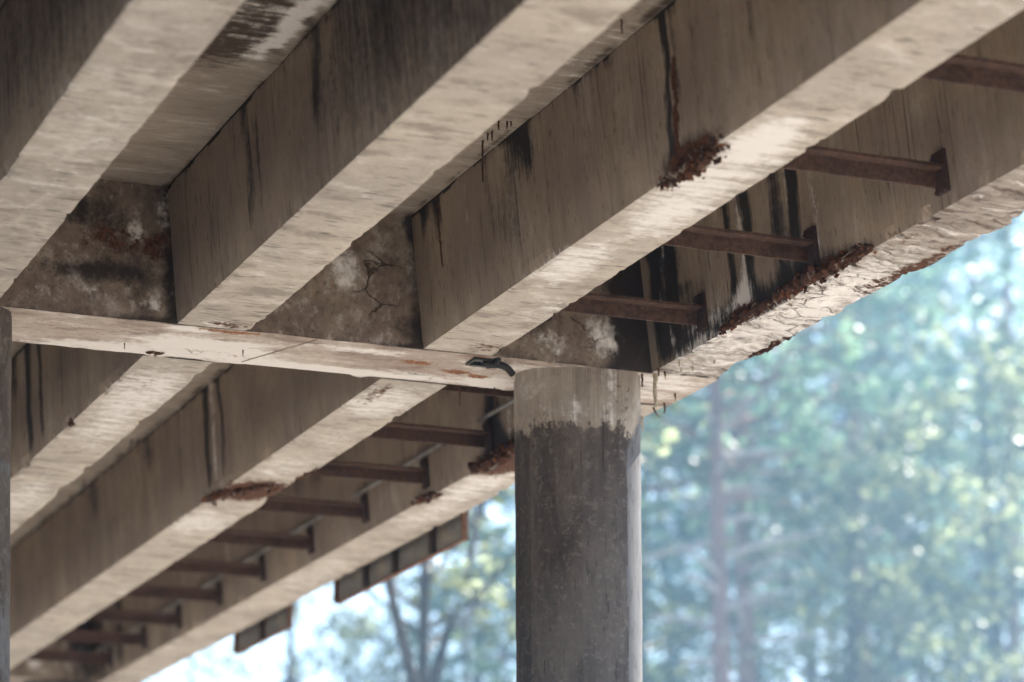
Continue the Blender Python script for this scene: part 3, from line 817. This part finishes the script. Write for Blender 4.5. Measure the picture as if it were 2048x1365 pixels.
# rust spalls -----------------------------------------------------------------
def spall(parent, path, n, size, spread, label, seed=0, down=0.02, loose=0.9):
    """Rusted, flaking ledge: angular flakes and two bent bars along a polyline."""
    r = random.Random(seed)
    m = MB()
    pts = [Vector(p) for p in path]
    seg = [(pts[i + 1] - pts[i]).length for i in range(len(pts) - 1)]
    tot = sum(seg)

    def at(t):
        d = t * tot
        for i, L in enumerate(seg):
            if d <= L or i == len(seg) - 1: return pts[i].lerp(pts[i + 1], min(1, d / L))
            d -= L
    for i in range(int(n * loose)):
        t = r.random()
        env = 0.45 + 0.55 * math.sin(math.pi * min(1, max(0, t))) ** 0.6
        c = at(t) + Vector((r.gauss(0, spread[0]) * env, r.gauss(0, spread[1]), r.gauss(0, spread[2]) * env - down * r.random()))
        s = size * 0.62 * (0.35 + 0.9 * r.random() ** 1.8) * env
        ax = Vector((r.gauss(0, 1), r.gauss(0, 1), r.gauss(0, 0.8))).normalized()
        u = ax.orthogonal().normalized(); w = ax.cross(u)
        k = r.randint(4, 6)
        ring, h = [], s * (0.08 + 0.16 * r.random())
        for q in range(k):
            an = 2 * math.pi * (q + 0.5 * r.random()) / k
            rr = s * (0.45 + 0.75 * r.random())
            ring.append(c + (u * math.cos(an) * 1.25 + w * math.sin(an) * 0.7) * rr)
        v = [p + ax * h * (0.6 + 0.6 * r.random()) for p in ring] + [p - ax * h for p in ring]
        f = [tuple(range(k)), tuple(range(2 * k - 1, k - 1, -1))] + [(q, q + k, (q + 1) % k + k, (q + 1) % k) for q in range(k)]
        m.add(v, f, 0, (r.random() ** 1.6, r.random(), 0.5))
    for a in range(1):                                            # knobbly corroded core the flakes grow from
        nn, kk = max(12, int(tot / 0.03)), 9
        v, f = [], []
        for i in range(nn):
            t = i / (nn - 1)
            c = at(t); rad = (max(spread[0], spread[2]) * 0.85 + 0.008) * (0.25 + math.sin(math.pi * t) ** 0.4)
            for q in range(kk):
                an = 2 * math.pi * q / kk
                rr = rad * (0.5 + 1.1 * r.random())
                v.append(c + Vector((math.cos(an) * rr * (1.0 if spread[0] > spread[2] * 0.7 else 0.7), r.gauss(0, 0.008), math.sin(an) * rr * min(1.0, spread[2] / spread[0] + 0.15) - 0.4 * down)))
        for i in range(nn - 1):
            for q in range(kk): f.append((i * kk + q, i * kk + (q + 1) % kk, (i + 1) * kk + (q + 1) % kk, (i + 1) * kk + q))
        f.append(tuple(range(kk))[::-1]); f.append(tuple((nn - 1) * kk + q for q in range(kk)))
        m.add(v, f, 0, (0.12, 0.3, 0.5))
        m.tint[-len(v):] = [(r.random() ** 2 * 0.7, r.random() * 0.86, 0.5) for _ in v]
    o = m.build("rust_spall", M['flakes'], parent, tint=True)
    if label: o['label'] = label
    bm = MB()
    for q in range(2):
        bp = [at(t) + Vector((r.gauss(0, 0.012), 0, -0.005 + r.gauss(0, 0.012))) for t in np.linspace(0.05, 0.95, 7)]
        bm.tube(bp, 0.009, 6)
    bm.build("exposed_rebar", M['rebar'], parent)
    return o


e = 0.005
spall(near[B2], [(7.69, 15.48, ZS + .04), (7.70, 15.85, ZS + .02), (7.69, 16.15, ZS), (7.66, 16.42, ZS + .0)], 210, 0.058, (0.034, 0.06, 0.030),
      "rusted flaking spall on the lower left edge of the second beam", 1, 0.03, 1.7)
spall(near[B1], [(9.70, 17.2, ZS + .03), (9.69, 17.7, ZS + .03), (9.68, 18.2, ZS + .05), (9.685, 18.75, ZS + .04)], 230, 0.062, (0.025, 0.05, 0.032),
      "long dark rust ledge along the inner bottom edge of the outer beam", 2, 0.02)
spall(near[B1], [(9.69, 18.8, ZS + .03), (9.68, 19.3, ZS + .05), (9.69, 19.7, ZS + .03)], 90, 0.055, (0.02, 0.05, 0.028), None, 3, 0.02)
spall(near[B1], [(10.24, 20.45, ZS + .03), (10.25, 20.0, ZS + .02), (10.26, 19.5, ZS + .03)], 60, 0.05, (0.02, 0.05, 0.015), None, 4, 0.01)
spall(far[B2], [(7.67, 27.6, ZS + .03), (7.74, 27.0, ZS + .01), (7.95, 26.55, ZS), (8.18, 26.35, ZS + .01)], 170, 0.085, (0.05, 0.10, 0.016),
      "rust coloured hollow in the underside of the second far beam", 5, 0.015)
spall(far[B2], [(8.18, 26.45, ZS + .02), (8.22, 25.9, ZS + .02), (8.24, 25.3, ZS + .03)], 50, 0.05, (0.02, 0.06, 0.012), None, 6, 0.005)
spall(far[B1], [(9.67, 25.2, ZS + .03), (9.72, 24.6, ZS + .03), (9.70, 24.0, ZS + .06)], 120, 0.075, (0.05, 0.09, 0.04), "rusted spall on the outer far beam beside the column", 7)
spall(far[B1], [(9.66, 26.85, ZS + .02), (9.70, 26.45, ZS + .02), (9.74, 26.2, ZS)], 70, 0.06, (0.03, 0.05, 0.02), None, 8)
spall(far[B1], [(10.26, 25.0, ZS + .02), (10.22, 24.4, ZS + .01), (10.15, 23.9, ZS + .01)], 70, 0.06, (0.05, 0.08, 0.012), None, 9, 0.0)
spall(far[B3], [(5.66, 24.95, ZS + .04), (5.62, 24.65, ZS + .03)], 24, 0.045, (0.012, 0.05, 0.014), None, 10, 0.0)
spall(far[B3], [(5.66, 26.75, ZS + .05), (5.62, 26.25, ZS + .04)], 30, 0.045, (0.014, 0.06, 0.016), None, 11, 0.0)
spall(capb, [(5.60, 21.93, ZS - .004), (5.70, 21.92, ZS - .004)], 22, 0.035, (0.03, 0.02, 0.006), "small rusted spot on the cross beam underside", 12, 0.01)


# dangling tie wires and lime drips ------------------------------------------
def hang(parent, name, x, y, z, L, r0, mat, bend=(0, 0), seed=0):
    m = MB()
    n = 7
    rr = random.Random(seed)
    pts, rad = [], []
    for i in range(n):
        t = i / (n - 1)
        pts.append((x + bend[0] * t * t + rr.gauss(0, r0 * 0.25), y + bend[1] * t * t, z - L * t))
        rad.append(r0 * (1.0 - 0.45 * t) * (0.85 + 0.3 * rr.random()))
    m.tube(pts, rad, 6)
    return m.build(name, M[mat], parent)


for k, (x, y, L) in enumerate([(7.40, 19.05, 0.34), (7.385, 18.82, 0.09), (7.375, 18.88, 0.07), (7.35, 18.6, 0.08), (7.41, 18.58, 0.07), (7.44, 18.57, 0.05), (7.36, 16.37, 0.12),
                               (7.47, 29.6, 0.20), (7.43, 29.75, 0.16), (7.45, 32.0, 0.2)]):
    hang(deck, "tie_wire", x, y, ZD + 0.01, L, 0.0085, 'rebar', seed=k)
hang(capb, "stalactite", 9.74, 21.06, ZS, 0.29, 0.022, 'calcite', seed=3)
hang(far[B1], "tie_wire", 10.22, 22.15, ZS + 0.02, 0.10, 0.011, 'rebar', (0.07, 0.0), 4)
hang(far[B1], "stalactite", 10.275, 22.5, ZS + 0.01, 0.13, 0.014, 'calcite', (0.02, 0.03), 5)
for k, (x, y, L, mt) in enumerate([(9.64, 21.10, 0.12, 'rebar'), (9.80, 20.98, 0.06, 'calcite'), (9.86, 20.80, 0.04, 'calcite'), (9.78, 20.95, 0.05, 'rebar'), (10.24, 21.95, 0.10, 'rebar'), (9.92, 20.7, 0.05, 'calcite'), (10.0, 20.45, 0.04, 'calcite'), (9.70, 20.9, 0.07, 'rebar'), (9.75, 20.6, 0.05, 'calcite'), (10.18, 21.6, 0.07, 'rebar'), (9.66, 21.3, 0.05, 'calcite')]):
    hang(capb, "tie_wire" if mt == 'rebar' else "stalactite", x, y, ZS + 0.005, L, 0.010, mt, seed=20 + k)
for k, (x, y, L) in enumerate([(8.36, 22.05, 0.18), (8.66, 22.0, 0.20)]):
    hang(capb, "tie_wire", x, y, ZS, L, 0.009, 'rebar', seed=30 + k)
for k, (x, y) in enumerate([(5.35, 21.75), (6.3, 21.6)]):
    hang(capb, "tie_wire", x, y, ZS, 0.05, 0.006, 'rebar', seed=40 + k)

# ------------------------------------------------------------------ things fixed to the bridge
# galvanised conduit along the outer far girder, with clamps
pz = ZS + 0.43
px = GX[B1] - 0.115 * 0.43 / 1.12 - 0.035
cond = empty("conduit_pipe", (px, 22.3, pz))
tag(cond, "thin grey metal conduit running along the outer beam above the rusty struts", "pipe")
for k, (a, b) in enumerate([(22.4, 24.85), (25.75, 28.6), (29.2, 40.1)]):
    m = MB(); m.tube([(0, a - 22.3, 0), (0, (a + b) / 2 - 22.3, -0.004), (0, b - 22.3, 0)], 0.021, 10)
    m.build("pipe_length", M['galv'], cond, smooth=True)
for y in (23.2, 25.8, 27.5, 29.3, 31.2, 33.1, 35.0, 37.0):
    m = MB(); m.box((-0.028, y - 22.3 - 0.02, -0.03), (0.032, y - 22.3 + 0.02, 0.03))
    m.build("clamp", M['plate'], cond)

# sign panels seen from behind, bolted to the outer face of the far span
def sign_panel(y0, y1, z0, ribs, label):
    g = empty("sign_panel", (10.47, y0, ZS + z0))
    tag(g, label, "sign", "sign panels on the outer face of the bridge")
    L = y1 - y0
    H = 0.95
    m = MB(); m.box((0.0, 0, 0.012), (0.02, L, H)); m.build("panel", M['sign'], g)
    m = MB(); m.box((-0.032, 0, -0.002), (0.024, L, 0.010)); m.build("bottom_flange", M['edge_rust'], g)
    for yy in (0.0, L - 0.03):
        m = MB(); m.box((-0.055, yy, 0.0125), (-0.002, yy + 0.03, H)); m.build("side_flange", M['edge_rust'], g)
    for q in ribs:
        m = MB(); m.box((-0.06, q - y0 - 0.045, 0.0125), (-0.002, q - y0 + 0.045, H - 0.01)); m.build("stiffener", M['stiff'], g)
    for q in (0.5, L - 0.5):
        m = MB(); m.box((-0.10, q - 0.03, H - 0.25), (-0.062, q + 0.03, H - 0.12)); m.build("bracket", M['stiff'], g)
    return g


sign_panel(27.37, 31.64, -0.20, (28.35, 29.55, 30.55), "longer grey sign panel with three dark ribs and rusty rim, nearer the column")
sign_panel(33.45, 35.81, -0.19, (34.6,), "shorter grey sign panel with one dark rib, hung on the bridge farther from the column")

# black junction bracket with two corrugated conduits
jb = empty("conduit_bracket", (8.19, 21.17, ZS))
jb.scale = (0.8, 0.8, 0.8)
tag(jb, "small black bracket with corrugated conduit stubs under the cross beam beside the round column", "conduit bracket")
m = MB()
m.box((-0.08, -0.10, -0.035), (-0.055, 0.16, -0.004)); m.box((-0.054, 0.06, -0.05), (0.24, 0.12, -0.014))
m.box((-0.054, -0.09, -0.03), (0.16, -0.02, -0.004)); m.box((0.03, -0.018, -0.028), (0.09, 0.058, -0.006))
m.build("bracket_plate", M['plastic'], jb)


def hose(pts, r0, n=60):
    p = [Vector(q) for q in pts]
    out, rad = [], []
    for i in range(n + 1):
        t = i / n * (len(p) - 1)
        k = min(int(t), len(p) - 2); f = t - k
        p0, p1, p2, p3 = p[max(k - 1, 0)], p[k], p[k + 1], p[min(k + 2, len(p) - 1)]
        out.append(0.5 * ((2 * p1) + (p2 - p0) * f + (2 * p0 - 5 * p1 + 4 * p2 - p3) * f * f + (3 * p1 - p0 - 3 * p2 + p3) * f ** 3))
        rad.append(r0 * (1.0 + 0.10 * (i % 2)))
    m = MB(); m.tube(out, rad, 12)
    return m.build("corrugated_conduit", M['plastic'], jb, smooth=False)


hose([(0.04, -0.02, -0.045), (0.14, -0.06, -0.045), (0.17, -0.11, -0.01), (0.16, -0.15, 0.09)], 0.034)
hose([(0.10, 0.03, -0.05), (0.22, 0.00, -0.04), (0.34, 0.05, -0.05), (0.42, 0.10, -0.095)], 0.034)

# ------------------------------------------------------------------ ground
def terrain(D, L):
    D = np.asarray(D, float); L = np.asarray(L, float)
    up = np.clip(D - 62, 0, 130) * 0.17 * sstep(L, -14, 10)
    return up + 0.15 * np.sin(D * 0.11) * np.sin(L * 0.13 + 1) * sstep(D, 50, 70)


def ground_z(x, y): return float(terrain(x * HEAD[0] + y * HEAD[1], x * RIGHT[0] + y * RIGHT[1]))


g = np.concatenate([np.linspace(-420, -60, 19), np.linspace(-55, 190, 70), np.linspace(200, 420, 12)])
h = np.concatenate([np.linspace(-420, -90, 16), np.linspace(-80, 110, 56), np.linspace(120, 420, 16)])
D, L = np.meshgrid(g, h, indexing='ij')
P = np.stack([D * HEAD[0] + L * RIGHT[0], D * HEAD[1] + L * RIGHT[1], terrain(D, L)], -1)
fd = (D[:-1, :-1] > 64)
o = grid_mesh("ground", P, None, [M['ground'], M['hill']], None, {}, smooth=True)
o.data.polygons.foreach_set("material_index", fd.astype(np.int32).ravel())
o.data.flip_normals()
tag(o, "dry sunlit earth under the bridge rising to a wooded bank", None, None, "structure")

# ------------------------------------------------------------------ trees
def tree_meshes(seed, H, kind):
    r = random.Random(seed)
    tr = MB(); lf = MB()
    lean = (r.uniform(-0.03, 0.03), r.uniform(-0.03, 0.03))
    nseg = 10
    form = kind
    r0 = H * (0.0125 if kind == 'pine' else 0.014)
    tp = [(lean[0] * H * t + 0.12 * math.sin(t * 5 + seed), lean[1] * H * t + 0.1 * math.cos(t * 4 + seed), H * t) for t in np.linspace(0, 1, nseg)]
    tr.tube(tp, [r0 * (1 - 0.82 * t) for t in np.linspace(0, 1, nseg)], 9)
    tuft = []

    def trunk_at(t):
        k = min(int(t * (nseg - 1)), nseg - 2); f = t * (nseg - 1) - k
        return Vector(tp[k]).lerp(Vector(tp[k + 1]), f)
    if kind == 'tall':                                            # bare dead snags on the lower trunk
        for i in range(14):
            t = 0.40 + 0.24 * i / 14
            b = trunk_at(t); an = r.random() * 6.28
            d = Vector((math.cos(an), math.sin(an), r.uniform(-0.25, 0.3))) * H * r.uniform(0.05, 0.12)
            tr.tube([b, b + d * 0.5 + Vector((0, 0, 0.1)), b + d], [0.10, 0.085, 0.05], 5, 1)
    if kind == 'fork':
        b = trunk_at(0.56)
        for sx in (-1, 1):
            d = Vector((0.62 * sx * RIGHT[0], 0.62 * sx * RIGHT[1], 0.8))
            tr.tube([b - Vector((0, 0, 0.3)), b + d * 1.2, b + d * 3.2 + Vector((0, 0, 0.6)), b + d * 5.0 + Vector((0, 0, 2.0))], [r0 * .62, r0 * .5, r0 * .34, r0 * .1], 8)
    nl = {'tall': 34, 'fork': 20, 'pine': 34, 'broad': 26, 'bare': 24}[kind]
    lo = {'tall': 0.56, 'fork': 0.60, 'pine': 0.28, 'broad': 0.25, 'bare': 0.22}[kind]
    if kind == 'tall': kind = 'pine'
    if kind == 'fork': kind = 'bare'
    for i in range(nl):
        t = lo + (0.98 - lo) * (i + r.random()) / nl
        b = trunk_at(t)
        an = i * 2.4 + r.uniform(-0.5, 0.5)
        u = (t - lo) / (1 - lo)
        if kind == 'pine':
            ln = H * (0.06 + 0.13 * math.sin(math.pi * min(1, 0.2 + u * 0.8)) ** 0.8) * r.uniform(0.7, 1.2); rise = r.uniform(-0.1, 0.35)
        else:
            ln = H * (0.10 + 0.20 * math.sin(math.pi * (0.25 + 0.7 * u))) * r.uniform(0.7, 1.2); rise = r.uniform(0.3, 0.9)
        d = Vector((math.cos(an), math.sin(an), rise))
        pts = [b]
        for q in range(1, 5):
            pts.append(b + d * ln * q / 4 + Vector((r.gauss(0, .05), r.gauss(0, .05), r.gauss(0, .04) + 0.06 * (q / 4) ** 2)) * ln)
        rb = r0 * (1 - 0.8 * t) * 0.45
        tr.tube(pts, [rb, rb * .8, rb * .6, rb * .4, rb * .15], 5)
        dead = (form == 'pine' and t < 0.36) or (form == 'tall' and r.random() < 0.12) or (kind == 'bare' and r.random() < 0.45)
        if dead: continue
        for q in range({'pine': 8, 'broad': 10, 'bare': 6}[kind]):
            s = 0.3 + 0.75 * r.random()
            k = min(int(s * 4), 3)
            c = pts[k].lerp(pts[k + 1], min(1.1, s * 4 - k)) + Vector((r.gauss(0, 1), r.gauss(0, 1), r.gauss(0, 0.6))) * ln * (0.17 if kind == 'pine' else 0.24)
            tuft.append(c)
            if q % 4 == 0: tr.tube([pts[k], pts[k].lerp(c, 0.6) + Vector((0, 0, 0.05)), c], [rb * .35, rb * .25, rb * .1], 4, cap=False)
    for c in tuft:
        tone = r.random()
        n = {'pine': 15, 'broad': 18, 'bare': 14}[kind]
        for q in range(n):
            p = c + Vector((r.gauss(0, 1), r.gauss(0, 1), r.gauss(0, 0.65))) * (0.27 if kind == 'pine' else 0.36)
            ax = Vector((r.gauss(0, 1), r.gauss(0, 1), r.gauss(0.2, 0.8))).normalized()
            w = ax.orthogonal().normalized()
            w.rotate(Matrix.Rotation(r.random() * 6.28, 3, ax))
            if kind == 'pine': a, b_ = r.uniform(.18, .34), r.uniform(.04, .08)
            else: a, b_ = r.uniform(.10, .19), r.uniform(.07, .12)
            tn = min(1, max(0, tone + r.gauss(0, 0.2)))
            lf.add([p - ax * a, p + w * b_, p + ax * a, p - w * b_], [(0, 1, 2, 3)], 0, (tn, tn, tn))
    return tr, lf


def make_tree(name, seed, H, kind, bark, leafm):
    root = empty(name)
    tr, lf = tree_meshes(seed, H, kind)
    tr.build("trunk", [M[bark], M['bark_dead']], root, smooth=True)
    lf.build("crown", M[leafm], root, tint=True)
    return root


def copy_tree(src):
    c = src.copy(); COL.objects.link(c)
    for ch in src.children:
        d = ch.copy(); COL.objects.link(d); d.parent = c
    return c


protos = [make_tree("pine_tree", 1, 24, 'pine', 'bark_pine', 'needle'), make_tree("pine_tree", 2, 22, 'pine', 'bark_pine', 'needle2'),
          make_tree("pine_tree", 3, 26, 'pine', 'bark_pine', 'needle'), make_tree("broadleaf_tree", 4, 19, 'broad', 'bark_grey', 'leaf'),
          make_tree("bare_tree", 5, 19, 'bare', 'bark_grey', 'leaf'), make_tree("pine_tree", 6, 29, 'tall', 'bark_pine', 'needle'),
          make_tree("forked_tree", 7, 17, 'fork', 'bark_grey', 'leaf')]
used = set()
# kind, distance ahead, sideways, turn, scale, label
TREES = [
    (5, 76, 5.55, 0.3, 0.96, "slender pine with bare reddish lower trunk just right of the column"),
    (5, 79, 6.9, 1.7, 0.96, "pine with thin bare reddish trunk, second from the column"),
    (5, 90, 11.4, 2.9, 1.05, "tall bare trunked pine in the middle of the bank right of the column"),
    (0, 92, 16.2, 4.1, 1.20, "tall pine at the right edge of the view under the outer beam"),
    (1, 104, 4.4, 5.2, 1.20, "blue green pine half hidden behind the column"),
    (2, 112, 9.6, 0.9, 1.18, "dense pine higher up the bank behind the two slender pines"),
    (1, 110, 14.6, 2.2, 1.30, "blue green pine high on the bank toward the right edge"),
    (2, 118, 19.5, 3.3, 1.30, "pine high on the bank beyond the right edge of the beam"),
    (1, 122, 7.0, 2.5, 1.25, "far blue green pine seen over the bare trunks right of the column"),
    (0, 124, 17.0, 1.5, 1.35, "far dark pine behind the tall pine at the right edge"),
    (2, 126, 13.6, 5.7, 1.36, "far pine at the back of the bank in the middle right"),
    (1, 130, 20.5, 0.2, 1.5, "far blue green pine at the back near the right edge"),
    (0, 90, 0.3, 2.6, 0.95, "pine seen just left of the round column beneath the sign panels"),
    (1, 98, -1.3, 3.9, 0.98, "blue green pine left of the column behind the forked tree"),
    (3, 86, 3.9, 0.5, 1.0, "yellow green leafy tree just right of the column's shaft"),
    (3, 80, 9.4, 1.9, 0.90, "pale leafy tree low in front of the pines in the middle of the bank"),
    (3, 84, 14.4, 3.1, 1.05, "yellow green leafy tree at the lower right corner"),
    (6, 56, -2.05, 1.1, 1.0, "dark forked tree with sparse yellow leaves below the long sign panel"),
    (4, 82, -6.2, 2.4, 0.92, "thin sparse tree against white sky below the short sign panel"),
    (4, 88, -10.0, 3.6, 0.84, "thin bare tree against white sky at the lower left"),
    (3, 96, -4.0, 4.9, 0.82, "leafy tree with yellow leaves between the forked tree and the sparse trees"),
    (1, 97, 7.3, 1.2, 0.78, "low bushy pine between the two bare trunked pines"),
    (1, 99, 11.2, 3.4, 0.85, "low blue green pine left of the tall middle pine"),
    (0, 97, 14.2, 0.6, 0.85, "low dense pine between the tall middle pine and the right corner"),
    (1, 100, 18.2, 5.0, 0.88, "low blue green pine at the lower right corner"),
    (0, 86, -1.6, 4.4, 0.72, "low pine below the long sign panel left of the column"),
    (1, 100, -8.6, 2.0, 0.70, "low hazy pine in the white gap under the short sign panel"),
    (1, 90, -6.9, 0.7, 0.62, "small dark green pine low below the short sign panel"),
]
for (k, D_, L_, rz, sc, lab) in TREES:
    src = protos[k]
    t = src if k not in used else copy_tree(src)
    used.add(k)
    x = D_ * HEAD[0] + L_ * RIGHT[0]; y = D_ * HEAD[1] + L_ * RIGHT[1]
    t.location = (x, y, ground_z(x, y) - 0.1)
    t.rotation_euler = (0, 0, rz)
    t.scale = (sc, sc, sc)
    tag(t, lab, "tree", "trees on the bank behind the bridge")

# ------------------------------------------------------------------ haze
hm = bpy.data.materials.new("haze_air")
hm.use_nodes = True
nt = hm.node_tree
nt.nodes.remove(nt.nodes["Principled BSDF"])
pv = nt.nodes.new("ShaderNodeVolumePrincipled")
pv.inputs['Color'].default_value = (0.39, 0.69, 1.0, 1)
pv.inputs['Density'].default_value = 0.0021
pv.inputs['Anisotropy'].default_value = 0.25
nt.links.new(pv.outputs[0], nt.nodes["Material Output"].inputs['Volume'])
m = MB(); m.box((-640, -640, -2.5), (640, 640, 60))
hz = m.build("haze", hm)
tag(hz, "thin pale blue haze filling the air toward the trees", None, None, "stuff")
